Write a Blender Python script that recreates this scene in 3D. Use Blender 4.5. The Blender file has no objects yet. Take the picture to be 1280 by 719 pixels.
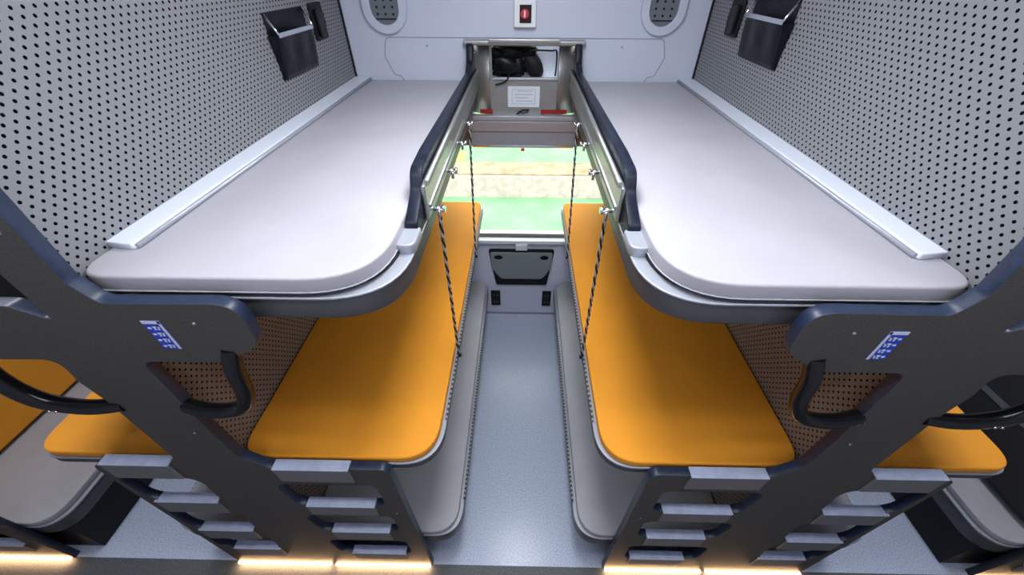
import bpy, bmesh, math, random
from mathutils import Vector, Matrix, noise
random.seed(7)
PI = math.pi
C = bpy.context.scene.collection

# ------------------------------------------------------------------ materials
def mat(name, col, rough=.5, metal=0., spec=.5, noise_amt=0., noise_scale=40., bump=0., bump_scale=60., coat=0., emis=None, estr=0.):
    m = bpy.data.materials.new(name); m.use_nodes = True
    nt = m.node_tree; b = nt.nodes['Principled BSDF']
    b.inputs['Base Color'].default_value = (*col, 1)
    b.inputs['Roughness'].default_value = rough
    b.inputs['Metallic'].default_value = metal
    b.inputs['Specular IOR Level'].default_value = spec
    b.inputs['Coat Weight'].default_value = coat
    tc = nt.nodes.new('ShaderNodeTexCoord')
    if noise_amt:
        n = nt.nodes.new('ShaderNodeTexNoise'); n.inputs['Scale'].default_value = noise_scale
        n.inputs['Detail'].default_value = 6
        r = nt.nodes.new('ShaderNodeValToRGB')
        a = [max(0, c*(1-noise_amt)) for c in col]; d = [min(1, c*(1+noise_amt)) for c in col]
        r.color_ramp.elements[0].position = .32; r.color_ramp.elements[0].color = (*a, 1)
        r.color_ramp.elements[1].position = .68; r.color_ramp.elements[1].color = (*d, 1)
        nt.links.new(tc.outputs['Object'], n.inputs['Vector'])
        nt.links.new(n.outputs['Fac'], r.inputs['Fac']); nt.links.new(r.outputs['Color'], b.inputs['Base Color'])
    if bump:
        n2 = nt.nodes.new('ShaderNodeTexNoise'); n2.inputs['Scale'].default_value = bump_scale; n2.inputs['Detail'].default_value = 4
        bp = nt.nodes.new('ShaderNodeBump'); bp.inputs['Strength'].default_value = bump; bp.inputs['Distance'].default_value = .01
        nt.links.new(tc.outputs['Object'], n2.inputs['Vector'])
        nt.links.new(n2.outputs['Fac'], bp.inputs['Height']); nt.links.new(bp.outputs['Normal'], b.inputs['Normal'])
    if emis:
        b.inputs['Emission Color'].default_value = (*emis, 1); b.inputs['Emission Strength'].default_value = estr
    return m

def N(nt, t, **k):
    n = nt.nodes.new(t)
    for a, v in k.items(): setattr(n, a, v)
    return n

def mat_perforated(name, base, hole, pitch=.0225, rowp=.030, rad=.0037):
    """laminate panel with a staggered pattern of round holes, in the y/z plane of the object"""
    m = mat(name, base, rough=.55, spec=.3)
    nt = m.node_tree; b = nt.nodes['Principled BSDF']
    tc = N(nt, 'ShaderNodeTexCoord'); sp = N(nt, 'ShaderNodeSeparateXYZ'); nt.links.new(tc.outputs['Object'], sp.inputs[0])
    def mth(op, a, bb=None):
        n = N(nt, 'ShaderNodeMath', operation=op)
        for i, v in enumerate((a, bb)):
            if v is None: continue
            if isinstance(v, (int, float)): n.inputs[i].default_value = v
            else: nt.links.new(v, n.inputs[i])
        return n.outputs[0]
    h = rowp
    def lattice(oy, oz):
        u = mth('MULTIPLY', mth('SUBTRACT', mth('FRACT', mth('ADD', mth('DIVIDE', sp.outputs['Y'], pitch), oy)), .5), pitch)
        v = mth('MULTIPLY', mth('SUBTRACT', mth('FRACT', mth('ADD', mth('DIVIDE', sp.outputs['Z'], h), oz)), .5), h)
        return mth('SQRT', mth('ADD', mth('MULTIPLY', u, u), mth('MULTIPLY', v, v)))
    d = mth('MINIMUM', lattice(0, 0), lattice(.5, .5))
    mr = N(nt, 'ShaderNodeMapRange'); nt.links.new(d, mr.inputs['Value'])
    mr.inputs['From Min'].default_value = rad*.85; mr.inputs['From Max'].default_value = rad*1.15
    mix = N(nt, 'ShaderNodeMix', data_type='RGBA'); nt.links.new(mr.outputs['Result'], mix.inputs['Factor'])
    mix.inputs[6].default_value = (*hole, 1); mix.inputs[7].default_value = (*base, 1)
    ns = N(nt, 'ShaderNodeTexNoise'); ns.inputs['Scale'].default_value = 350; nt.links.new(tc.outputs['Object'], ns.inputs['Vector'])
    mx = N(nt, 'ShaderNodeMix', data_type='RGBA', blend_type='MULTIPLY'); mx.inputs['Factor'].default_value = .25
    nt.links.new(mix.outputs[2], mx.inputs[6]); nt.links.new(ns.outputs['Fac'], mx.inputs[7])
    nt.links.new(mx.outputs[2], b.inputs['Base Color'])
    sm = N(nt, 'ShaderNodeMath', operation='MULTIPLY'); sm.inputs[1].default_value = .3
    nt.links.new(mr.outputs['Result'], sm.inputs[0]); nt.links.new(sm.outputs[0], b.inputs['Specular IOR Level'])
    return m

def mat_stripe(name, c1, c2, period, axis='Y', rough=.6):
    m = mat(name, c1, rough=rough); nt = m.node_tree; b = nt.nodes['Principled BSDF']
    tc = N(nt, 'ShaderNodeTexCoord'); w = N(nt, 'ShaderNodeTexWave', bands_direction=axis)
    w.inputs['Scale'].default_value = 1/period*.314; nt.links.new(tc.outputs['Object'], w.inputs['Vector'])
    r = N(nt, 'ShaderNodeValToRGB'); r.color_ramp.elements[0].position = .45; r.color_ramp.elements[1].position = .55
    r.color_ramp.elements[0].color = (*c1, 1); r.color_ramp.elements[1].color = (*c2, 1)
    nt.links.new(w.outputs['Fac'], r.inputs['Fac']); nt.links.new(r.outputs['Color'], b.inputs['Base Color'])
    return m

M = {}
M['white_wall'] = mat('white_wall', (.62, .66, .78), .42, spec=.35, bump=.03, bump_scale=8)
M['seam'] = mat('seam', (.30, .32, .38), .6)
M['lower_wall'] = mat('lower_wall', (.74, .76, .92), .45)
M['sill'] = mat('sill', (.88, .9, .94), .35)
M['perf'] = mat_perforated('perforated_panel', (.29, .295, .315), (.003, .004, .008))
M['cassette'] = mat('cassette_grey', (.34, .30, .32), .35, spec=.5)
M['blindcloth'] = mat('blind_grey', (.30, .31, .36), .22, spec=.6)
M['notch_shade'] = mat('unlit_black', (.004, .004, .005), .9, spec=.05)  # lack of light painted in: berths behind the notch coloured black
M['perf_bounce'] = mat_perforated('perforated_panel_orange_bounce', (.30, .235, .20), (.010, .004, .003))  # orange bounce light painted into the lower panels as a brown tint
M['guard'] = mat('guard_navy', (.010, .014, .028), .4, spec=.25, noise_amt=.5, noise_scale=25)
M['mattress'] = mat('grey_vinyl', (.47, .46, .51), .42, spec=.45, noise_amt=.04, noise_scale=5, bump=.22, bump_scale=5)
M['mattress_low'] = mat('grey_vinyl_lower', (.45, .45, .49), .45, spec=.4, noise_amt=.05, noise_scale=6, bump=.12, bump_scale=6)
M['orange'] = mat('orange_cover', (.94, .37, .030), .62, spec=.25, noise_amt=.05, noise_scale=4, bump=.12, bump_scale=5)
M['board'] = mat('dark_laminate', (.080, .072, .066), .5, spec=.35, noise_amt=.3, noise_scale=260)
M['edge'] = mat('blue_edge', (.020, .032, .070), .38, spec=.5, noise_amt=.2, noise_scale=60)
M['rim'] = mat('light_rim', (.42, .44, .50), .35, metal=.3)
M['tray'] = mat('frame_grey', (.11, .11, .12), .4, metal=.4)
M['rail'] = mat('aluminium_rail', (.42, .44, .43), .32, metal=.75)
M['step_body_shaded'] = mat('step_body_shaded', (.19, .185, .19), .5)  # dimness of the step fronts painted into this darker colour
M['step'] = mat('step_tread_lit', (.60, .66, .86), .40, metal=.15, noise_amt=.10, noise_scale=30)  # light from above painted into the paler step tops
M['black'] = mat('black_gloss', (.006, .006, .008), .2, spec=.4)
M['blackmat'] = mat('black_plastic', (.012, .012, .015), .5, spec=.25)
M['blackcloth'] = mat('black_cloth', (.006, .008, .012), .35, spec=.22, noise_amt=.4, noise_scale=30, bump=.25, bump_scale=25)
M['chrome'] = mat('chrome', (.78, .80, .84), .18, metal=1)
M['steel'] = mat('brushed_steel', (.36, .36, .36), .36, metal=.55, noise_amt=.06, noise_scale=12)
M['strip_white'] = mat('white_ledge', (.80, .85, .96), .45)
M['floor'] = mat('speckled_floor', (.56, .63, .80), .26, spec=.5, noise_amt=.22, noise_scale=140)
M['aisle'] = mat('aisle_floor', (.11, .12, .13), .5, noise_amt=.35, noise_scale=160)
M['ceiling'] = mat('ceiling_white', (.75, .78, .82), .6)
M['led'] = mat('warm_led', (1, .8, .6), .5, emis=(1, .60, .30), estr=16)
M['lamp'] = mat('lamp_diffuser', (1, 1, 1), .5, emis=(.93, .96, 1), estr=5)
M['rope'] = mat_stripe('rope_twist', (.02, .02, .02), (.55, .53, .45), .03, 'Z')
M['piping'] = mat_stripe('edge_piping', (.03, .03, .035), (.40, .39, .38), .022, 'Y')
M['blue_label'] = mat('blue_label', (.01, .06, .60), .4)
M['white_print'] = mat('white_print', (.75, .78, .9), .5)
M['red'] = mat('red_plastic', (.62, .02, .03), .35)
M['darkred'] = mat('red_tape', (.35, .015, .01), .5)
M['paper'] = mat('paper', (.78, .86, .95), .7)
M['ink'] = mat('grey_ink', (.35, .42, .52), .7)
M['vent'] = mat('vent_grey', (.16, .18, .21), .5)
M['tray_table'] = mat('table_grey', (.27, .30, .31), .38)
M['green'] = mat('green_floor', (.25, .50, .27), .5, noise_amt=.2, noise_scale=1.6)
M['concrete'] = mat('pale_concrete', (.64, .50, .48), .8, noise_amt=.16, noise_scale=7)
M['tan'] = mat('tan_kerb', (.46, .34, .23), .8, noise_amt=.25, noise_scale=4)
M['yellow'] = mat('yellow_mark', (.75, .52, .15), .7)
M['line'] = mat('pale_line', (.70, .70, .50), .6)
M['brown'] = mat('brown_beam', (.20, .12, .08), .5)
g = bpy.data.materials.new('window_glass'); g.use_nodes = True
gb = g.node_tree.nodes['Principled BSDF']; gb.inputs['Transmission Weight'].default_value = 1
gb.inputs['Roughness'].default_value = 0; gb.inputs['IOR'].default_value = 1.02; gb.inputs['Base Color'].default_value = (.95, .98, .96, 1)
M['glass'] = g

# ------------------------------------------------------------------ helpers
def thing(name, label, cat, loc=(0, 0, 0), group=None):
    o = bpy.data.objects.new(name, None); C.objects.link(o); o.location = loc
    o['label'] = label; o['category'] = cat
    if group: o['group'] = group
    return o
def wloc(o):
    v = Vector(o.location)
    while o.parent: o = o.parent; v += o.location
    return v
def obj(name, bm, m, parent=None, label=None, loc=None):
    """bm in world coordinates; the object's origin is its base"""
    me = bpy.data.meshes.new(name)
    bmesh.ops.recalc_face_normals(bm, faces=bm.faces)
    base = wloc(parent) if parent else Vector(loc or (0, 0, 0))
    bmesh.ops.translate(bm, verts=bm.verts, vec=-base)
    bm.to_mesh(me); bm.free()
    for x in (m if isinstance(m, (list, tuple)) else [m]): me.materials.append(M[x])
    o = bpy.data.objects.new(name, me); C.objects.link(o)
    if parent: o.parent = parent
    else: o.location = base
    if label: o['label'] = label
    return o
def tag(o, label, cat, group=None, kind=None):
    o['label'] = label; o['category'] = cat
    if group: o['group'] = group
    if kind: o['kind'] = kind
    return o
def struct(name, bm, m, loc=None):
    o = obj(name, bm, m, loc=loc); o['kind'] = 'structure'; return o
def add_box(bm, x0, x1, y0, y1, z0, z1, bev=0., seg=2, mi=0):
    x0, x1 = min(x0, x1), max(x0, x1); y0, y1 = min(y0, y1), max(y0, y1); z0, z1 = min(z0, z1), max(z0, z1)
    t = bmesh.new(); bmesh.ops.create_cube(t, size=1)
    bmesh.ops.scale(t, vec=(x1-x0, y1-y0, z1-z0), verts=t.verts)
    bmesh.ops.translate(t, vec=((x0+x1)/2, (y0+y1)/2, (z0+z1)/2), verts=t.verts)
    if bev: bmesh.ops.bevel(t, geom=t.edges[:], offset=bev, segments=seg, profile=.5, affect='EDGES')
    for f in t.faces: f.material_index = mi
    merge(bm, t); return bm
def merge(bm, t):
    me = bpy.data.meshes.new('tmp'); t.to_mesh(me); t.free(); bm.from_mesh(me); bpy.data.meshes.remove(me)
def box(*a, **k): return add_box(bmesh.new(), *a, **k)
def fillet(pts, r, n=7):
    """pts: [(x,y)] or [(x,y,r)]; round the corners"""
    out = []; L = len(pts)
    for i in range(L):
        p = Vector(pts[i][:2]); a = Vector(pts[i-1][:2]); b = Vector(pts[(i+1) % L][:2])
        rr = pts[i][2] if len(pts[i]) > 2 else r
        da, db = a-p, b-p; la, lb = da.length, db.length
        if rr <= 0 or la < 1e-6 or lb < 1e-6: out.append(p); continue
        da /= la; db /= lb; ang = da.angle(db)
        if ang > PI-.02: out.append(p); continue
        d = min(rr/math.tan(ang/2), la*.49, lb*.49)
        p0, p1 = p+da*d, p+db*d
        for k in range(n+1):
            t = k/n; out.append((1-t)**2*p0+2*t*(1-t)*p+t*t*p1)
    return [(v.x, v.y) for v in out]
def plate(outline, holes, t, bev=.0015):
    """extruded 2-D plate with holes; local x,y = outline, z = thickness centred on 0"""
    cu = bpy.data.curves.new('tmp', 'CURVE'); cu.dimensions = '2D'; cu.fill_mode = 'BOTH'
    cu.extrude = max(t/2-bev, 1e-5); cu.bevel_depth = bev; cu.bevel_resolution = 1
    for pl in [outline]+list(holes):
        s = cu.splines.new('POLY'); s.points.add(len(pl)-1)
        for i, p in enumerate(pl): s.points[i].co = (p[0], p[1], 0, 1)
        s.use_cyclic_u = True
    o = bpy.data.objects.new('tmp', cu); C.objects.link(o)
    dg = bpy.context.evaluated_depsgraph_get(); dg.update()
    me = bpy.data.meshes.new_from_object(o.evaluated_get(dg))
    bm = bmesh.new(); bm.from_mesh(me)
    bpy.data.objects.remove(o); bpy.data.curves.remove(cu); bpy.data.meshes.remove(me)
    bmesh.ops.remove_doubles(bm, verts=bm.verts, dist=1e-5)
    return bm
def to_xz(bm, y):      # plate -> stands in the x/z plane, centred at y
    for v in bm.verts: v.co = Vector((v.co.x, y+v.co.z, v.co.y))
    return bm
def to_yz(bm, x):      # plate outline was (y,z)
    for v in bm.verts: v.co = Vector((x+v.co.z, v.co.x, v.co.y))
    return bm
def to_xy(bm, z):
    for v in bm.verts: v.co = Vector((v.co.x, v.co.y, z+v.co.z))
    return bm
def edge_mats(bm, axis, mi=1, th=.6):
    bmesh.ops.recalc_face_normals(bm, faces=bm.faces)
    for f in bm.faces:
        f.normal_update()
        if abs(f.normal[axis]) < th: f.material_index = mi
    return bm
def slab(outline, z0, z1, r, seg=4, dome=0.):
    """cushion-like prism with rolled edges"""
    bm = bmesh.new()
    vs = [bm.verts.new((x, y, z0)) for x, y in outline]
    f = bm.faces.new(vs)
    e = bmesh.ops.extrude_face_region(bm, geom=[f]); up = [v for v in e['geom'] if isinstance(v, bmesh.types.BMVert)]
    bmesh.ops.translate(bm, verts=up, vec=(0, 0, z1-z0))
    bmesh.ops.recalc_face_normals(bm, faces=bm.faces)
    es = [ed for ed in bm.edges if abs(ed.verts[0].co.z-ed.verts[1].co.z) < 1e-6]
    bmesh.ops.bevel(bm, geom=es, offset=r, segments=seg, profile=.5, affect='EDGES', clamp_overlap=True)
    for f in bm.faces:
        if len(f.verts) <= 4: f.smooth = True
    return bm
def tube(bm, path, r, seg=10, closed=False, mi=0, flat=1.):
    pts = [Vector(p) for p in path]; n = len(pts); rings = []; up = None
    for i in range(n):
        a = pts[i-1] if (i > 0 or closed) else pts[i]; b = pts[(i+1) % n] if (i < n-1 or closed) else pts[i]
        d = (b-a).normalized()
        if up is None:
            up = Vector((0, 0, 1)) if abs(d.z) < .9 else Vector((0, 1, 0))
        s = d.cross(up); 
        if s.length < 1e-4: s = d.orthogonal()
        s.normalize(); up = s.cross(d).normalized()
        rr = r[i] if isinstance(r, (list, tuple)) else r
        rings.append([bm.verts.new(pts[i]+(s*math.cos(2*PI*k/seg)*flat+up*math.sin(2*PI*k/seg))*rr) for k in range(seg)])
    m = n if closed else n-1
    for i in range(m):
        A, B = rings[i], rings[(i+1) % n]
        for k in range(seg):
            f = bm.faces.new((A[k], A[(k+1) % seg], B[(k+1) % seg], B[k])); f.smooth = True; f.material_index = mi
    if not closed:
        for R in (rings[0], rings[-1]):
            try: bm.faces.new(R).material_index = mi
            except ValueError: pass
    return bm
def smooth_path(pts, n=8):
    P = [Vector(p) for p in pts]; out = []
    for i in range(len(P)-1):
        p0 = P[max(i-1, 0)]; p1 = P[i]; p2 = P[i+1]; p3 = P[min(i+2, len(P)-1)]
        for k in range(n):
            t = k/n
            out.append(.5*((2*p1)+(-p0+p2)*t+(2*p0-5*p1+4*p2-p3)*t*t+(-p0+3*p1-3*p2+p3)*t**3))
    out.append(P[-1]); return out
def cyl(bm, c, axis, r, h, seg=24, mi=0, r2=None):
    t = bmesh.new(); bmesh.ops.create_cone(t, cap_ends=True, segments=seg, radius1=r, radius2=r if r2 is None else r2, depth=h)
    rot = {'Z': Matrix.Identity(3), 'X': Matrix.Rotation(PI/2, 3, 'Y'), 'Y': Matrix.Rotation(-PI/2, 3, 'X')}[axis]
    for v in t.verts: v.co = rot @ v.co + Vector(c)
    for f in t.faces:
        f.material_index = mi
        if len(f.verts) == 4: f.smooth = True
    merge(bm, t); return bm

YF, YB = .555, 2.378          # front of the end boards, inner face of the window wall
WX = .95                      # half width of the compartment
CEIL = 2.78

# ------------------------------------------------------------------ setting
struct('floor', box(-3.4, 3.4, .56, YB+.04, -.06, 0), 'floor')
o = struct('trim_1', box(-3.4, 3.4, -.55, .56, -.06, .0), 'aisle')           # darker aisle flooring
struct('ceiling', box(-3.4, 3.4, -.6, YB+.1, CEIL, CEIL+.05), 'ceiling')
struct('wall_front', box(-3.4, 3.4, -.62, -.55, -.06, CEIL), 'white_wall')
for s, nm in ((-1, 'left'), (1, 'right')):
    # thin partitions clad in perforated laminate; the holes are part of the surface
    struct('wall_'+nm, box(s*WX, s*(WX+.085), YF+.032, YB, 1.74, CEIL), 'perf', loc=(s*WX, 0, 0))
    struct('wall_'+nm+'_lower', box(s*WX, s*(WX+.085), YF+.032, YB, 0, 1.74), 'perf_bounce', loc=(s*WX, 0, 0))
struct('wall_far_left', box(-2.83, -2.76, YF+.032, YB, 0, CEIL), 'perf', loc=(-2.76, 0, 0))
struct('wall_far_right', box(2.83, 2.90, YF+.032, YB, 0, CEIL), 'perf', loc=(2.83, 0, 0))
struct('wall_end_left', box(-3.45, -3.38, -.6, YB+.1, -.06, CEIL), 'white_wall')
struct('wall_end_right', box(3.38, 3.45, -.6, YB+.1, -.06, CEIL), 'white_wall')

WW, WZ0, WZ1, NX, NZ = .60, .785, 1.62, .315, 2.03
bm = bmesh.new()
for a in ((-3.4, -WW, 0, CEIL), (WW, 3.4, 0, CEIL), (-WW, -NX, WZ1, CEIL), (NX, WW, WZ1, CEIL), (-NX, NX, NZ, CEIL)):
    add_box(bm, a[0], a[1], YB, YB+.07, a[2] if a[2] else WZ0-.03, a[3])
struct('wall_back', bm, 'white_wall')
struct('wall_back_lower', box(-3.4, 3.4, YB, YB+.07, -.06, WZ0-.03), 'lower_wall')
b = box(-1.0+.06, .94, YB-.030, YB+.012, WZ0-.034, WZ0-.004, bev=.005)
struct('trim_2', b, 'sill')                                                   # window sill
bm = bmesh.new()
for x0, x1, z0, z1 in ((-WW, -WW+.02, WZ0, WZ1), (WW-.02, WW, WZ0, WZ1), (-WW, WW, WZ0-.002, WZ0+.006)):
    add_box(bm, x0, x1, YB+.01, YB+.06, z0, z1, bev=.003)
wf = struct('window_1', bm, 'blackmat')
p = obj('pane', box(-WW+.01, WW-.01, YB+.035, YB+.041, WZ0+.005, WZ1+.02), 'glass', wf)
# seam outline of the access panel in the upper wall, a groove line
def wall_panel():
    pts = [(-.335, 2.058), (-.735, 2.058, .03), (-.762, 1.96, .02), (-.735, 1.885, .03), (-.70, 1.885, .02), (-.672, 1.83, 0)]
    bm = bmesh.new()
    L = fillet([(-.33, 2.058, 0), (-.742, 2.058, .03), (-.765, 1.97, .03), (-.728, 1.878, .03), (-.695, 1.874, .02), (-.668, 1.84, 0)], .02)
    for s in (-1, 1):
        tube(bm, [(-s*x, YB-.0005, z) for x, z in L[0:]], .0022, 6)
    tube(bm, [(-.33, YB-.0005, 2.058), (.33, YB-.0005, 2.058)], .0022, 6)
    return bm
struct('trim_3', wall_panel(), 'seam')
bm = bmesh.new()
for s in (-1, 1): cyl(bm, (s*.525, YB-.001, 2.02), 'Y', .0055, .004, 12)
struct('trim_4', bm, 'seam')
for k, s in ((5, -1), (6, 1)): struct('trim_%d' % k, box(s*WX, s*(WX-.008), YB-.012, YB-.0005, 1.86, CEIL), 'blackmat')

# floor level skirting at the window wall
struct('baseboard_back', box(-WX, WX, YB-.006, YB, 0, .018), 'seam')

# ------------------------------------------------------------------ end boards with ladders
def outline_board():
    own = [(.432, 0, 0), (.432, 1.075, .035), (.82, 1.070, .05), (.893, 1.15, .06), (.902, 1.30, 0), (.902, 1.42, 0)]
    cutA = [(.902, 1.632, .035), (.70, 1.632, 0)]
    lobeA = [(.64, 1.665, .03), (.590, 1.70, .05), (.588, 1.822, .09), (.70, 1.820, .05), (.868, 1.818, .035), (.899, 1.875, .04), (.888, 2.2, 0), (.888, CEIL-.005, 0)]
    neigh = [(1.01, CEIL-.005, 0), (1.01, 2.0, 0), (1.003, 1.768, 0), (1.022, 1.775, .01), (1.07, 1.806, .03), (1.27, 1.808, .09), (1.335, 1.80, .06), (1.33, 1.69, .05), (1.27, 1.655, .04),
             (1.235, 1.632, .0), (1.10, 1.634, .05), (1.112, 1.545, .05), (1.10, 1.46, 0), (1.105, 1.14, .04), (1.16, 1.075, .03), (1.42, 1.075, .035), (1.42, 0, 0)]
    return fillet(own+cutA+lobeA+neigh, .02)
HOLES = []
for z0, z1 in ((.768, .955), (.490, .665), (.195, .37)):
    HOLES.append(fillet([(.50, z0+.02, .03), (.50, z1, .04), (.862, z1, .05), (.840, z0, .05), (.53, z0, .03)], .03))
for z0, z1 in ((.785, .990), (.478, .695), (.235, .41)):
    HOLES.append(fillet([(1.118, z0, .03), (1.105, z1, .07), (1.405, z1, .04), (1.395, z0+.03, .05), (1.36, z0, .03)], .03))
STEPS = [(.991, 1.083, .560, .812), (.689, .775, .545, .806), (.402, .497, .546, .792), (.125, .205, .530, .784)]
STEPS_N = [(.995, 1.097, 1.147, 1.378), (.690, .792, 1.136, 1.377), (.380, .485, 1.138, 1.374), (.140, .242, 1.115, 1.335)]

def end_board(s, dx, label, which):
    """s: side (+1 right), dx: shift outward, one whole board with both of its ladders"""
    X = lambda x: s*(x+dx)
    root = thing('partition_end_board', label, 'partition panel', (X(1.0), YF+.015, 0), 'end boards of the sleeper partitions')
    bm = to_xz(plate([(X(x), z) for x, z in outline_board()], [[(X(x), z) for x, z in h] for h in HOLES], .030), YF+.015)
    obj('board', edge_mats(bm, 1), ['board', 'edge'], root)
    sides = []
    if 'own' in which: sides.append(STEPS)
    if 'far' in which: sides.append(STEPS_N)
    for st in sides:
        for z0, z1, a, b in st:
            st_ = obj('ladder_step', box(X(a), X(b), YF-.007, YF-.0003, z0, z1-.003, bev=.0015), 'step_body_shaded', root)
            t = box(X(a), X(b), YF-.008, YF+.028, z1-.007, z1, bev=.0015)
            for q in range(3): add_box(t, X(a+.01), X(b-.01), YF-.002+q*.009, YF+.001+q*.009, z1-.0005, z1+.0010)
            obj('tread', t, 'step', st_, 'aluminium tread, top light painted in pale')
    def handle(pts):
        bm = bmesh.new(); tube(bm, smooth_path(pts, 8), .0205, 16); return bm
    if 'own' in which:
        obj('grab_handle', handle([(X(.672), YF+.012, 1.672), (X(.684), YF-.004, 1.61), (X(.693), YF-.008, 1.53), (X(.722), YF-.008, 1.467), (X(.775), YF-.006, 1.437), (X(.84), YF-.004, 1.430), (X(.905), YF+.008, 1.432)]), 'black', root)
    if 'far' in which:
        hp = [(X(1.275), YF+.012, 1.672), (X(1.302), YF-.002, 1.60), (X(1.292), YF-.008, 1.53), (X(1.26), YF-.008, 1.472), (X(1.20), YF-.006, 1.444), (X(1.14), YF-.002, 1.434), (X(1.08), YF+.012, 1.43)]
        obj('grab_handle', handle(hp), 'black', root)
        for k in (0, 1): obj('handle_screw', cyl(bmesh.new(), (X(1.215+k*.018), YF-.0285, 1.452), 'Y', .0035, .006, 10), 'chrome', root)
    # led strips, one under each half of the board
    for a, b in ((.44, .918), (.942, 1.415)):
        h = obj('led_strip', box(X(a), X(b), YF-.012, YF-.001, .010, .018), 'led', root)
        L = bpy.data.lights.new('strip_light', 'AREA'); L.shape = 'RECTANGLE'; L.size = abs(a-b); L.size_y = .01; L.energy = .40; L.color = (1, .62, .32)
        lo = bpy.data.objects.new('strip_light', L); C.objects.link(lo); lo.location = (X((a+b)/2), YF-.016, .030); lo.rotation_euler = (math.radians(-25), 0, 0)
        h['label'] = 'glowing warm white strip light'
    if dx == 0:
        # berth number sticker: blue with a white rule on two sides and pale glyphs
        x0, x1, z0, z1 = .772, .812, 1.682, 1.772
        lab = obj('number_sticker', box(X(x0), X(x1), YF-.0012, YF, z0, z1), 'blue_label', root)
        t = bmesh.new()
        add_box(t, X(x0), X(x1), YF-.0018, YF-.001, z1-.009, z1)
        add_box(t, X(x0), X(x0+.006), YF-.0018, YF-.001, z0, z1)
        rnd = random.Random(3)
        for k in range(4):
            zc = z1-.021-k*.0195
            add_box(t, X(x0+.010), X(x0+.025), YF-.0018, YF-.001, zc, zc+.0035)
            add_box(t, X(x0+.012), X(x0+.016), YF-.0018, YF-.001, zc-.007, zc+.0035)
            add_box(t, X(x0+.020), X(x0+.0235), YF-.0018, YF-.001, zc-.008, zc-.001)
            add_box(t, X(x0+.029), X(x0+.036), YF-.0018, YF-.001, zc-.004, zc+.001)
        obj('sticker_print', t, 'white_print', lab)
    for x, z in ((.895+.03, 1.99), (.70, 1.765), (.95, 1.30), (.475, .70)):
        obj('screw_head', cyl(bmesh.new(), (X(x), YF-.001, z), 'Y', .003, .003, 10), 'rim', root)
    return root
end_board(-1, 0, 'dark partition end board with blue edges, left of the compartment, ladder steps and round black grab handles', ('own', 'far'))
end_board(1, 0, 'dark partition end board with blue edges, right of the compartment, ladder steps and round black grab handles', ('own', 'far'))
end_board(-1, 1.84, 'next dark end board, only its lit foot showing in the bottom left corner of the photo', ('own',))
end_board(1, 1.84, 'next dark end board, only its lit foot showing in the bottom right corner of the photo', ('own',))

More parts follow.
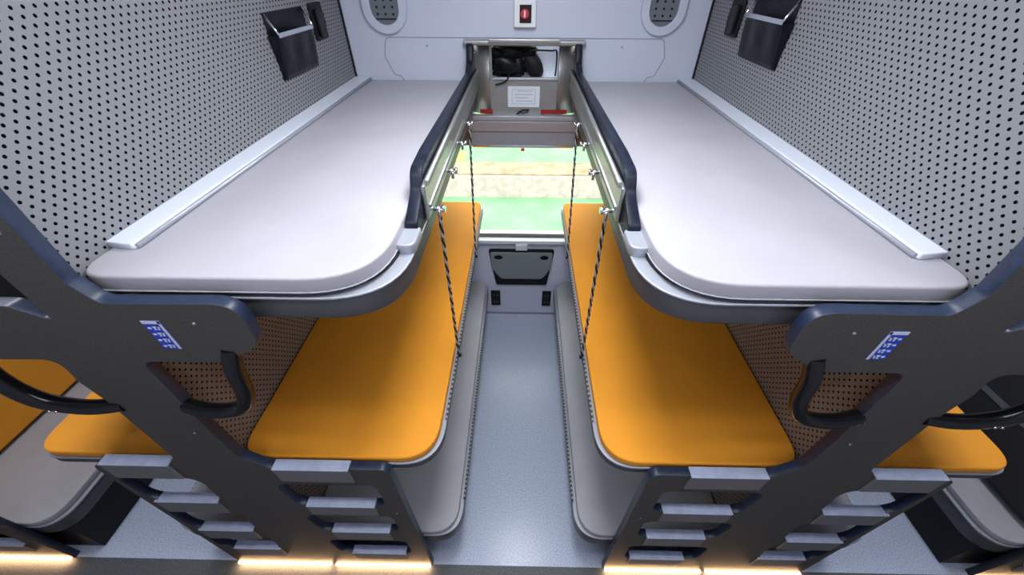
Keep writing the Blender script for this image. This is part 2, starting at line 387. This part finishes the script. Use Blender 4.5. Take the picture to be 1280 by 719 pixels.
# ------------------------------------------------------------------ berths
def plan(s, xa, xb, y0, y1, rfi, rfo, rb=.03):
    """plan outline: xa = wall side |x|, xb = gap side |x|; rfi: front radius on gap side, rfo on wall side"""
    return fillet([(s*xb, y0, rfi), (s*xa, y0, rfo), (s*xa, y1, .01), (s*xb, y1, rb)], .02, n=10)
SD = {-1: 'left', 1: 'right'}
def upper_berth(s):
    root = thing('upper_berth', f'grey upper berth frame with a dark blue guard board, {SD[s]} of the gap', 'berth', (s*.62, 1.45, 1.745), 'upper berth frames')
    a, b = WX-.002, .275
    obj('frame', slab(plan(s, a, b, .606, YB-.002, .17, .03), 1.731, 1.792, .010), 'tray', root)
    obj('frame_lip', slab(plan(s, a, b-.004, .602, YB-.002, .175, .03), 1.792, 1.799, .003), 'rim', root)
    obj('bed_board', slab(plan(s, a-.02, b+.03, .626, YB-.006, .16, .05), 1.799, 1.8105, .002), 'blackmat', root)
    # guard board standing along the open edge
    pr = fillet([(YB-.004, 1.795, 0), (YB-.004, 2.035, .01), (2.325, 2.035, .02), (2.285, 1.955, .05), (2.20, 1.920, .05), (1.10, 1.938, .05), (.975, 1.932, .04), (.945, 1.88, .05), (.850, 1.838, .02), (.845, 1.795, 0)], .01)
    gb_ = obj('guard_board', edge_mats(to_yz(plate(pr, [], .034, .004), s*(.290)), 0, 1), ['guard', 'guard'], root)
    for y, z in ((2.345, 1.99), (2.345, 1.90), (1.0, 1.85)):
        obj('bolt', cyl(bmesh.new(), (s*.271, y, z), 'X', .006, .008, 12), 'chrome', gb_)
    bm = to_xy(plate(fillet([(s*.270, .772, .020), (s*.314, .772, .014), (s*.314, .850, .004), (s*.270, .850, .004)], .01), [], .030, .004), 1.812)
    obj('foot_cap', bm, 'rim', root, 'pale metal cap')
    bm = bmesh.new(); add_box(bm, s*.2725, s*.262, .93, YB-.006, 1.800, 1.905, bev=.004)
    tube(bm, [(s*.262, .95, 1.905), (s*.262, YB-.01, 1.905)], .009, 12)
    tube(bm, [(s*.262, .95, 1.835), (s*.262, YB-.01, 1.835)], .006, 12)
    obj('side_rail', bm, 'rail', root)
    for y in (1.0, 1.27, 1.54, 1.79):
        bm = bmesh.new(); cyl(bm, (s*.254, y, 1.800), 'X', .007, .030, 14); cyl(bm, (s*.234, y, 1.800), 'X', .011, .010, 14)
        cyl(bm, (s*.246, y-.012, 1.790), 'Z', .005, .026, 10)
        obj('hook_knob', bm, 'chrome', root)
    obj('clip', box(s*.835, s*.872, .586, .6065, 1.790, 1.802, bev=.002), 'rim', root)
    # mattress, a separate thing resting on the frame
    ol = plan(s, WX-.001, .309, .603, YB-.006, .17, .065)
    m = obj('mattress', mattress_mesh(ol, 1.8115, 1.853, .010), 'mattress', loc=(s*.62, 1.45, 1.8115))
    tag(m, f'light grey vinyl mattress on the upper berth, {SD[s]} of the gap', 'mattress', 'upper mattresses')
    bm = bmesh.new(); tube(bm, [(x, y, 1.814) for x, y in offset(ol, .0005)], .002, 6, closed=True)
    obj('piping', bm, 'mattress_low', m)
    # white ledge along the wall
    l = obj('wall_ledge', to_xy(plate(fillet([(s*(WX-.001), .708, 0), (s*.887, .700, .004), (s*.868, YB-.01, 0), (s*(WX-.001), YB-.01, 0)], .005), [], .016, .003), 1.8615), 'strip_white', loc=(s*.92, 1.5, 1.8535))
    tag(l, f'white ledge strip between upper mattress and perforated wall, {SD[s]} side', 'ledge', 'ledges beside the upper mattresses')
    bm = bmesh.new(); tube(bm, [(s*.881, .704, 1.8595), (s*.862, YB-.02, 1.8595)], .0065, 8)
    obj('ledge_lip', bm, 'rim', l)
def offset(ol, d):
    c = Vector((sum(p[0] for p in ol)/len(ol), sum(p[1] for p in ol)/len(ol))); out = []
    n = len(ol)
    for i in range(n):
        a = Vector(ol[i-1]); b = Vector(ol[(i+1) % n]); t = (b-a)
        if t.length < 1e-9: out.append(ol[i]); continue
        t.normalize(); nn = Vector((t.y, -t.x)); p = Vector(ol[i])
        if nn.dot(p-c) < 0: nn = -nn
        p = p+nn*d; out.append((p.x, p.y))
    return out
def mattress_mesh(ol, z0, z1, r): return slab(ol, z0, z1, r, seg=5)

def middle_berth(s, xa, xb, label, mlabel, ropes=True, rf=.13):
    sg = 1 if s > 0 else -1
    root = thing('middle_berth', label, 'berth', (s*(xa+xb)/2, 1.45, 1.02), 'middle berth frames')
    d = 1 if xa > xb else -1                      # wall lies further out (+) or further in (-)
    obj('frame', slab(plan(s, xa-.002*d, xb-.012*d, .590, YB-.004, rf, .05, .05), 1.012, 1.046, .008), 'tray', root)
    obj('frame_lip', slab(plan(s, xa-.002*d, xb-.014*d, .586, YB-.004, rf+.005, .05, .05), 1.046, 1.056, .003), 'rim', root)
    ol = plan(s, xa-.006*d, xb, .590, YB-.006, rf, .085, .05)
    m = obj('mattress', mattress_mesh(ol, 1.0572, 1.088, .012), 'orange', loc=(s*(xa+xb)/2, 1.45, 1.0572))
    tag(m, mlabel, 'mattress', 'orange mattresses on the middle berths')
    bm = bmesh.new(); e = xb-.012*d
    tube(bm, [(s*e, .75+i*.02, 1.062) for i in range(79)], .0040, 8)
    obj('edge_trim', bm, 'piping', root)
    if ropes:
        for top, bot, wh in (((.246, .990, 1.778), (.2640, 1.05, 1.060), 'front'), ((.246, 1.780, 1.778), (.2640, 1.77, 1.060), 'rear')):
            bm = bmesh.new(); A = Vector((s*top[0], top[1], top[2])); B = Vector((s*bot[0], bot[1], bot[2])); n = 120
            for ph, mi in ((0, 0), (PI, 1)):
                pts = []
                for i in range(n+1):
                    q = A.lerp(B, i/n); an = ph+i/n*2*PI*13
                    pts.append(q+Vector((math.cos(an)*.0028, math.sin(an)*.0028, 0)))
                tube(bm, pts, .0036, 6, mi=mi)
            r_ = obj('suspension_rope', bm, ['blackmat', 'rim'], loc=B)
            tag(r_, f'{wh} black and white twisted rope holding the orange berth, {SD[s]} of the gap', 'rope', 'ropes holding the middle berths')
            obj('end_knot', cyl(bmesh.new(), B+Vector((-s*.004, 0, 0)), 'X', .008, .012, 12), 'blackmat', r_)
    return root
def lower_berth(s, xa, xb, label, mlabel, solid=False):
    d = 1 if xa > xb else -1
    root = thing('lower_berth', label, 'berth', (s*(xa+xb)/2, 1.45, 0), 'lower berth frames')
    obj('frame', slab(plan(s, xa-.002*d, xb-.014*d, .592, YB-.004, .12, .05, .05), .245, .325, .012), 'tray', root)
    bm = box(s*(xa-.004*d), s*(xb+(.012 if solid else .10)*d), .61 if solid else .80, YB-.01, .0005, .245, bev=.004)
    obj('base_box', bm, 'blackmat', root)
    obj('frame_lip', slab(plan(s, xa-.002*d, xb-.016*d, .588, YB-.004, .125, .05, .05), .325, .336, .003), 'rim', root)
    ol = plan(s, xa-.006*d, xb, .592, YB-.006, .12, .055, .11)
    m = obj('mattress', mattress_mesh(ol, .3375, .372, .013), 'mattress_low', loc=(s*(xa+xb)/2, 1.45, .3375))
    tag(m, mlabel, 'mattress', 'grey mattresses on the lower berths')
    if solid: return
    bm = bmesh.new(); e = xb-.016*d
    tube(bm, [(s*e, .74+i*.02, .345) for i in range(79)], .0045, 8)
    obj('edge_trim', bm, 'piping', root)
for s in (-1, 1):
    upper_berth(s)
    middle_berth(s, WX, .283, f'grey middle berth frame hung on ropes, {SD[s]} of the gap', f'orange mattress in the open compartment, {SD[s]} of the gap')
    lower_berth(s, WX, .280, f'grey lower berth frame just above the floor, {SD[s]} of the gap', f'grey lower mattress below the orange one, {SD[s]} of the gap')
    nb = 'next compartment ' + ('beyond the left end board' if s < 0 else 'beyond the right end board')
    middle_berth(s, WX+.087, 1.648, f'berth frame under the orange corner past the {SD[s]} end board', f'orange mattress corner seen past the end board at the {SD[s]}', ropes=False, rf=.085)
    lower_berth(s, WX+.087, 1.60, f'dark lower berth frame seen through the step slots of the {SD[s]} end board', f'grey mattress seen through the step slots of the {SD[s]} end board')
    xw = 2.758 if s < 0 else 2.828
    lower_berth(s, xw, 2.150, f'dark lower berth frame under the seat at the far {SD[s]} edge', f'grey seat mattress with dark rim at the far {SD[s]} edge of the photo', solid=True)
# upper berths next door, glimpsed in the notch; left bare and black as painted shade
for s in (-1, 1):
    t = thing('upper_berth', 'bare upper berth, shade painted in black, glimpsed in the notch of the ' + SD[s] + ' end board', 'berth', (s*1.33, 1.45, 1.69), 'bare upper berths beyond the end boards')
    obj('frame', slab(plan(s, WX+.087, 1.62, .600, YB-.002, .17, .03), 1.69, 1.735, .010), 'notch_shade', t)
    obj('bed_board', slab(plan(s, WX+.10, 1.58, .62, YB-.01, .15, .03), 1.735, 1.745, .003), 'notch_shade', t)
# the folded-down middle berth next door on the left: an orange backrest against its wall
t = thing('folded_berth', 'orange middle berth folded down as a backrest at the left edge of the photo', 'berth', (-2.72, 1.45, .40))
bm = to_yz(plate(fillet([(.60, .405, .05), (2.36, .405, .05), (2.36, 1.06, .05), (.60, 1.06, .1)], .05), [], .04, .01), -2.716)
obj('backrest', bm, 'orange', t)
bm = to_yz(plate(fillet([(.59, .398, .05), (2.365, .398, .05), (2.365, 1.07, .05), (.59, 1.07, .1)], .05), [], .02, .004), -2.747)
obj('frame', bm, 'tray', t)
# and on the right: bare dark berth leaning down over the seat
t = thing('folded_berth', 'bare dark grey berth leaning down over the seat at the right edge', 'berth', (2.6, 1.45, .38))
def lean(bm):
    a = math.atan2(.63, .55)
    for v in bm.verts:
        u, w = v.co.x, v.co.z       # u runs up the slope, w across the thickness
        v.co = Vector((2.315+u*math.cos(a)-w*math.sin(a), v.co.y, .405+u*math.sin(a)+w*math.cos(a)))
    return bm
obj('frame', lean(slab(fillet([(0, .62, .08), (.80, .62, .05), (.80, 2.35, .03), (0, 2.35, .03)], .03), -.02, .012, .006)), 'blackmat', t)
obj('light_strip', lean(box(.262, .292, .66, 2.30, .012, .018)), 'tray', t, 'grey strip')

# ------------------------------------------------------------------ things on the walls
def wire_pouch(s):
    root = thing('hanging_pouch', f'black cloth pouch on a chrome wire frame, on the {SD[s]} perforated wall', 'pouch', (s*.945, 1.76, 2.12), 'wire framed pouches')
    X = lambda d: s*(WX-d)
    up = .052*(s > 0); y0, y1, zt, zb = 1.645-.02*(s > 0), 1.96-.02*(s > 0), 2.222+up, 2.000+up
    obj('back_plate', box(X(.0005), X(.004), y0, y1, zb, zt, bev=.001), 'blackcloth', root)
    # pouch body: open-topped bag hanging from the front wire down to the plate bottom
    bm = bmesh.new(); nu, nv = 16, 10
    def P(u, v):
        y = y0+.006-.022*v+(y1-y0-.012-.026*v)*u
        dep = (.012+.036*v)*(1 - .22*math.cos(2*PI*u*2.2+1)*(1-v)*v*2)
        z = zb+.004+(.150)*v
        return Vector((X(dep), y, z+.004*math.sin(u*11)*(1-v)*v))
    fr = [[bm.verts.new(P(i/nu, j/nv)) for i in range(nu+1)] for j in range(nv+1)]
    bk = [[bm.verts.new((X(.0045), P(i/nu, j/nv).y, P(0, j/nv).z)) for i in range(nu+1)] for j in range(nv+1)]
    for j in range(nv):
        for i in range(nu):
            f = bm.faces.new((fr[j][i], fr[j][i+1], fr[j+1][i+1], fr[j+1][i])); f.smooth = True
        bm.faces.new((fr[j][0], fr[j+1][0], bk[j+1][0], bk[j][0])); bm.faces.new((fr[j][nu], fr[j+1][nu], bk[j+1][nu], bk[j][nu]))
    for i in range(nu): bm.faces.new((fr[0][i], fr[0][i+1], bk[0][i+1], bk[0][i]))
    obj('pouch_bag', bm, 'blackcloth', root)
    bm = bmesh.new()
    path = fillet([(y0+.004, 0), (y0+.004, 1, 0), (y1-.004, 1, 0), (y1-.004, 0)], 0)
    pts = [(X(.004), y0+.006, zt-.006), (X(.054), y0-.024, zt-.062), (X(.054), y1-.056, zt-.062), (X(.004), y1-.006, zt-.006)]
    tube(bm, pts[0:2], .0038, 8); tube(bm, pts[2:4], .0038, 8)
    add_box(bm, X(.051), X(.057), y0-.024, y1-.056, zt-.074, zt-.058, bev=.002)
    obj('wire_frame', bm, 'chrome', root)
    root2 = thing('coat_hook', f'black coat hook plate beside the pouch, {SD[s]} wall', 'hook', (s*.945, 2.07, 2.16), 'coat hooks beside the pouches')
    h = .022*(s > 0); ol = fillet([(2.015, 2.09+h), (2.13, 2.09+h), (2.13, 2.225+h), (2.015, 2.225+h)], .008)
    obj('plate', to_yz(plate(ol, [], .012, .002), X(.007)), 'blackmat', root2)
    bm = box(X(.0125), X(.030), 2.030, 2.075, 2.10+h, 2.205+h, bev=.004); add_box(bm, X(.0125), X(.022), 2.088, 2.12, 2.13+h, 2.19+h, bev=.003)
    obj('hook', bm, 'black', root2)
for s in (-1, 1): wire_pouch(s)

def oval_vent(s):
    root = thing('wall_speaker', f'oval speaker grille with pale raised rim on the window wall, upper {SD[s]}', 'speaker', (s*.705, YB-.012, 2.22), 'oval speakers on the window wall')
    def race(cx, hw, z0, z1, n=24):
        pts = []
        for k in range(n+1): a = PI+PI*k/n; pts.append((cx+hw*math.cos(a), z0+hw+hw*math.sin(a)))
        for k in range(n+1): a = PI*k/n; pts.append((cx+hw*math.cos(a), z1-hw+hw*math.sin(a)))
        return pts
    c = s*.705-(.012 if s < 0 else 0)
    obj('rim', to_xz(plate(race(c, .108, 2.078, 2.42), [race(c, .078, 2.108, 2.39)], .022, .006), YB-.013), 'white_wall', root)
    gr = obj('grille', to_xz(plate(race(c, .080, 2.106, 2.392), [], .008, .001), YB-.006), 'vent', root)
    bm = bmesh.new()
    for z in (2.16, 2.19, 2.22, 2.25):
        for x in (-.04, 0, .04): cyl(bm, (c+x, YB-.0105, z), 'Y', .006, .002, 10)
    add_box(bm, c-.06, c+.06, YB-.0115, YB-.0095, 2.136, 2.142)
    obj('grille_detail', bm, 'blackmat', gr)
for s in (-1, 1): oval_vent(s)

t = thing('alarm_box', 'small white emergency alarm box with a red button above the window', 'alarm', (0, YB-.02, 2.11))
obj('case', box(-.055, .058, YB-.036, YB-.0005, 2.108, 2.245, bev=.006), 'sill', t)
obj('bezel', box(-.026, .034, YB-.039, YB-.0358, 2.128, 2.205, bev=.001), 'blackmat', t)
bm = cyl(bmesh.new(), (.0, YB-.046, 2.168), 'Y', .021, .014, 24)
b_ = obj('button', bm, 'red', t)
obj('button_mark', box(-.004, .004, YB-.0545, YB-.0525, 2.155, 2.182), 'white_print', b_)

# steel cabinet in the upper part of the window recess, between the guard boards
t = thing('steel_cabinet', 'brushed steel cabinet with rounded columns filling the window top between the upper berths', 'cabinet', (0, YB+.06, 1.65))
yc = YB+.055
obj('back_panel', to_xz(plate([(-.198, 1.655), (.198, 1.655), (.198, 2.028), (-.198, 2.028)], [fillet([(-.182, 1.858), (-.182, 2.015), (.195, 2.015), (.195, 1.858)], .004)], .012, .001), yc), 'steel', t)
for s in (-1, 1):
    bm = bmesh.new(); n = 16
    prof = [(s*(.195+.118*k/n), yc-.008+.055*(k/n)**2) for k in range(n+1)]
    lo = [bm.verts.new((x, y, 1.655)) for x, y in prof]; hi = [bm.verts.new((x, y, 2.028)) for x, y in prof]
    for k in range(n):
        f = bm.faces.new((lo[k], lo[k+1], hi[k+1], hi[k])); f.smooth = True
    lo2 = bm.verts.new((s*.200, yc+.08, 1.655)); hi2 = bm.verts.new((s*.200, yc+.08, 2.028)); bm.faces.new(lo+[lo2]); bm.faces.new(hi+[hi2]); bm.faces.new((lo[-1], hi[-1], hi2, lo2)); bm.faces.new((lo2, hi2, hi[0], lo[0]))
    obj('side_column', bm, 'steel', t)
obj('rear_panel', box(-.314, .314, yc+.112, yc+.12, 1.632, 2.028), 'steel', t)
for s in (-1, 1): obj('side_panel', box(s*.306, s*.314, YB+.002, yc+.112, 1.632, 2.028), 'steel', t)
obj('header', box(-.325, .325, YB-.045, YB+.02, 2.028, 2.052, bev=.008), 'steel', t)
obj('header_lip', box(-.19, .19, YB-.052, YB-.02, 2.040, 2.060, bev=.005), 'steel', t)
bm = bmesh.new()      # shallow pale tray in the opening, standing in for the mirrored ceiling
add_box(bm, -.20, .215, yc+.10, yc+.11, 1.84, 2.03); add_box(bm, -.20, .215, yc+.006, yc+.11, 1.838, 1.846)
add_box(bm, -.21, -.20, yc+.006, yc+.11, 1.84, 2.03); add_box(bm, .205, .215, yc+.006, yc+.11, 1.84, 2.03)
obj('shelf_box', bm, 'strip_white', t)
obj('shelf_edge', box(-.182, .195, yc-.018, yc-.0065, 1.846, 1.857, bev=.002), 'rim', t)
obj('foot_rail', box(-.326, .326, YB+.004, YB+.05, 1.6305, 1.657, bev=.003), 'rim', t)
# solid black shapes added in place of a mirrored person in black
def blob(c, r, amp, sc, seed, boxy=.5):
    bm = bmesh.new(); bmesh.ops.create_icosphere(bm, subdivisions=4, radius=1)
    for v in bm.verts:
        p = v.co.copy(); q = Vector([math.copysign(abs(a)**boxy, a) for a in p]); q = q/max(q.length, 1e-6)*(1+.25*(1-boxy))
        q *= 1+amp*noise.noise(p*sc+Vector((seed, 0, 0)))
        v.co = Vector((c[0]+q.x*r[0], c[1]+q.y*r[1], c[2]+q.z*r[2]))
    for f in bm.faces: f.smooth = True
    return bm
def shear(bm, z0, k):
    for v in bm.verts: v.co.x += (v.co.z-z0)*k
    return bm
t = thing('reflected_figure', 'crumpled black stand-in for a mirrored person, with a dangling strap, in the steel cabinet', 'bag', (-.10, yc+.05, 1.846))
obj('body', blob((-.085, yc+.050, 1.915), (.098, .038, .068), .42, 3.6, 3, .35), 'blackcloth', t)
obj('figure_top', blob((-.060, yc+.042, 1.985), (.125, .036, .032), .38, 4.2, 9, .4), 'blackcloth', t)
bm = bmesh.new(); tube(bm, smooth_path([(-.09, yc+.01, 1.90), (-.085, yc-.014, 1.875), (-.10, yc-.026, 1.845), (-.135, yc-.022, 1.828), (-.165, yc-.020, 1.822)], 6), .007, 8, flat=.6)
obj('strap', bm, 'blackmat', t)
t = obj('reflected_side', shear(blob((.050, yc+.050, 1.918), (.052, .036, .070), .10, 1.5, 5, .6), 1.918, -.35), 'blackmat', loc=(.05, yc+.05, 1.846))
tag(t, 'smooth black shape added as part of the mirrored person, in the cabinet opening', 'bag')
bm = bmesh.new(); tube(bm, smooth_path([(.02, yc+.02, 1.985), (.08, yc+.012, 1.992), (.15, yc+.012, 1.990), (.182, yc+.015, 1.985), (.184, yc+.02, 1.90), (.18, yc+.02, 1.862)], 6), .0045, 8)
obj('strap', bm, 'blackmat', t)
t = obj('paper_notice', box(-.093, .095, yc-.0085, yc-.0065, 1.698, 1.812), 'paper', loc=(0, yc-.008, 1.70))
tag(t, 'white paper notice with faint grey print on the steel cabinet', 'notice')
bm = bmesh.new()
for k, (a, b) in enumerate(((-.04, .05), (-.05, .055), (-.05, .03), (-.045, .055))): add_box(bm, a, b, yc-.0092, yc-.0084, 1.785-k*.018, 1.788-k*.018)
for a in (-.068, .068): add_box(bm, a-.001, a+.001, yc-.0092, yc-.0084, 1.715, 1.795)
add_box(bm, -.068, .068, yc-.0092, yc-.0084, 1.715, 1.717); add_box(bm, -.068, .068, yc-.0092, yc-.0084, 1.795, 1.797)
obj('print', bm, 'ink', t)
for a, b, lb in ((-.262, -.185, 'short dark red tape at the left foot of the steel cabinet'), (.105, .262, 'longer dark red tape at the right foot of the steel cabinet')):
    t = obj('red_tape', box(a, b, yc-.010, yc-.0065, 1.660, 1.684), 'darkred', loc=((a+b)/2, yc-.009, 1.66)); tag(t, lb, 'tape', 'red tapes')
bm = bmesh.new(); tube(bm, smooth_path([(-.04, yc-.012, 1.655), (-.02, yc-.018, 1.675), (.0, yc-.014, 1.682), (.035, yc-.016, 1.684)], 6), .004, 8)
tube(bm, smooth_path([(-.03, yc-.014, 1.672), (-.0, yc-.02, 1.668), (.03, yc-.014, 1.672)], 6), .003, 8)
t = obj('knotted_cord', bm, 'blackmat', loc=(0, yc-.015, 1.655)); tag(t, 'short knotted black cord under the paper notice', 'cord')

# rolled-up sun shade below the cabinet
t = thing('window_blind', 'pale grey roller blind rail across the window under the steel cabinet', 'blind', (0, YB+.02, 1.48))
obj('cassette', box(-.325, .325, YB-.004, YB+.03, 1.566, 1.629, bev=.006), 'cassette', t)
obj('blind_cloth', to_xz(plate(fillet([(-.325, 1.475), (.325, 1.475), (.325, 1.565), (-.325, 1.565)], .004), [], .012, .002), YB+.012), 'blindcloth', t)
obj('bottom_bar', box(-.318, .318, YB+.000, YB+.022, 1.466, 1.482, bev=.004), 'chrome', t)
for s in (-1, 1): obj('side_bracket', box(s*.322, s*.44, YB+.002, YB+.022, 1.478, 1.615, bev=.003), 'brown', t)
obj('pull_tab', box(-.012, .010, YB-.004, YB-.0005, 1.448, 1.466, bev=.001), 'red', t)

# folding table under the window
t = thing('folding_table', 'dark grey folded table with two cup holes under the window', 'table', (0, YB-.02, .33))
obj('recess', to_xz(plate(fillet([(-.25, .690), (.25, .690), (.205, .345), (-.20, .345)], .02), [], .016, .002), YB-.009), 'blackmat', t)
def ring(cx, cz, r, n=24, sq=1.): return [(cx+r*math.cos(2*PI*k/n), cz+sq*r*math.sin(2*PI*k/n)) for k in range(n)]
obj('table_leaf', to_xz(plate(fillet([(-.235, .672, .015), (.235, .672, .015), (.228, .53, .03), (.165, .425, .05), (-.16, .425, .05), (-.228, .53, .03)], .02), [ring(-.176, .628, .036, sq=.75), ring(.176, .628, .036, sq=.75)], .016, .003), YB-.028), 'tray_table', t)
obj('latch', box(-.045, .045, YB-.042, YB-.002, .700, .752, bev=.006), 'sill', t)
for a, b, lb in ((-.250, -.172, 'black power socket below the folded table, on the left'), (.178, .252, 'black power socket below the folded table, on the right')):
    t = thing('power_socket', lb, 'socket', ((a+b)/2, YB-.006, .09), 'sockets under the folding table')
    pl = obj('plate', box(a, b, YB-.012, YB-.0005, .105, .268, bev=.003), 'blackmat', t)
    for z in (.150, .222):
        c = (a+b)/2
        for dx in (-.012, .012): obj('outlet_slot', box(c+dx-.003, c+dx+.003, YB-.0135, YB-.0115, z-.01, z+.01), 'vent', pl)

# ------------------------------------------------------------------ outside the window
GZ = -1.3
o = obj('workshop_floor', box(-9, 9, 2.9, 7.03, GZ-.1, GZ), 'green', loc=(0, 5, GZ)); o['kind'] = 'structure'
o = obj('floor_line', box(-9, 9, 5.62, 5.78, GZ, GZ+.004), 'line', loc=(0, 5.7, GZ)); o['kind'] = 'structure'
o = obj('platform_edge', box(-9, 9, 7.03, 7.45, GZ-.1, -.84, bev=.02), 'concrete', loc=(0, 7.2, GZ)); o['kind'] = 'structure'
o = obj('platform_kerb', box(-9, 9, 7.06, 7.62, -.84, -.80, bev=.01), 'tan', loc=(0, 7.3, -.84)); o['kind'] = 'structure'
o = obj('platform_floor', box(-9, 9, 7.45, 12, GZ-.1, -.84), 'green', loc=(0, 9, -.9)); o['kind'] = 'structure'
o = obj('hall_wall', box(-9, 9, 12, 12.1, GZ-.1, 3), 'concrete', loc=(0, 12, 0)); o['kind'] = 'structure'
t = obj('floor_marking', box(-1.62, -1.22, 7.75, 8.25, -.84, -.832), 'yellow', loc=(-1.4, 8, -.84)); tag(t, 'yellow painted marking on the green floor outside, left side of the window', 'marking')
# the outer skin of the carriage under the window, so the daylight comes in only through the pane
# ------------------------------------------------------------------ lamps
def ceiling_lamp(x, y, w, l, watts, label, col=(.93, .96, 1)):
    t = thing('ceiling_lamp', label, 'lamp', (x, y, CEIL-.03))
    obj('housing', box(x-w/2-.02, x+w/2+.02, y-l/2-.02, y+l/2+.02, CEIL-.025, CEIL-.0005, bev=.004), 'sill', t)
    obj('diffuser', box(x-w/2, x+w/2, y-l/2, y+l/2, CEIL-.030, CEIL-.0255), 'lamp', t)
    L = bpy.data.lights.new('lamp_light', 'AREA'); L.shape = 'RECTANGLE'; L.size = w; L.size_y = l; L.energy = watts; L.color = col
    lo = bpy.data.objects.new('lamp_light', L); C.objects.link(lo); lo.location = (x, y, CEIL-.04)
ceiling_lamp(0, 1.10, .30, .80, 14, 'flat ceiling lamp over the open compartment')
ceiling_lamp(-1.9, 1.15, .30, .90, 14, 'flat ceiling lamp over the compartment beyond the left end board')
ceiling_lamp(1.9, 1.15, .30, .90, 14, 'flat ceiling lamp over the compartment beyond the right end board')
ceiling_lamp(0, .36, 2.4, .14, 12, 'flat ceiling lamp over the aisle')

w = bpy.data.worlds.new('World'); bpy.context.scene.world = w; w.use_nodes = True
w.node_tree.nodes['Background'].inputs[0].default_value = (.95, 1, .97, 1)
w.node_tree.nodes['Background'].inputs[1].default_value = 3.2

# ------------------------------------------------------------------ camera
f, th, yaw, roll, cx, cy = 475.363, .6908, -.013, -.005, 646.185, 348.583
cd = bpy.data.cameras.new('Camera'); cam = bpy.data.objects.new('Camera', cd); C.objects.link(cam)
cd.sensor_width = 36; cd.lens = f/1280*36; cd.clip_start = .02
cd.shift_x = -(cx-640)/1280; cd.shift_y = (cy-359.5)/1280
cam.matrix_world = Matrix.Translation((-.0024, 0, 2.36)) @ Matrix.Rotation(-yaw, 4, 'Z') @ Matrix.Rotation(PI/2-th, 4, 'X') @ Matrix.Rotation(-roll, 4, 'Z')
sc = bpy.context.scene; sc.camera = cam
sc.view_settings.view_transform = 'Standard'; sc.view_settings.look = 'None'
sc.view_settings.gamma = 1; sc.view_settings.exposure = 0; sc.view_settings.use_curve_mapping = False
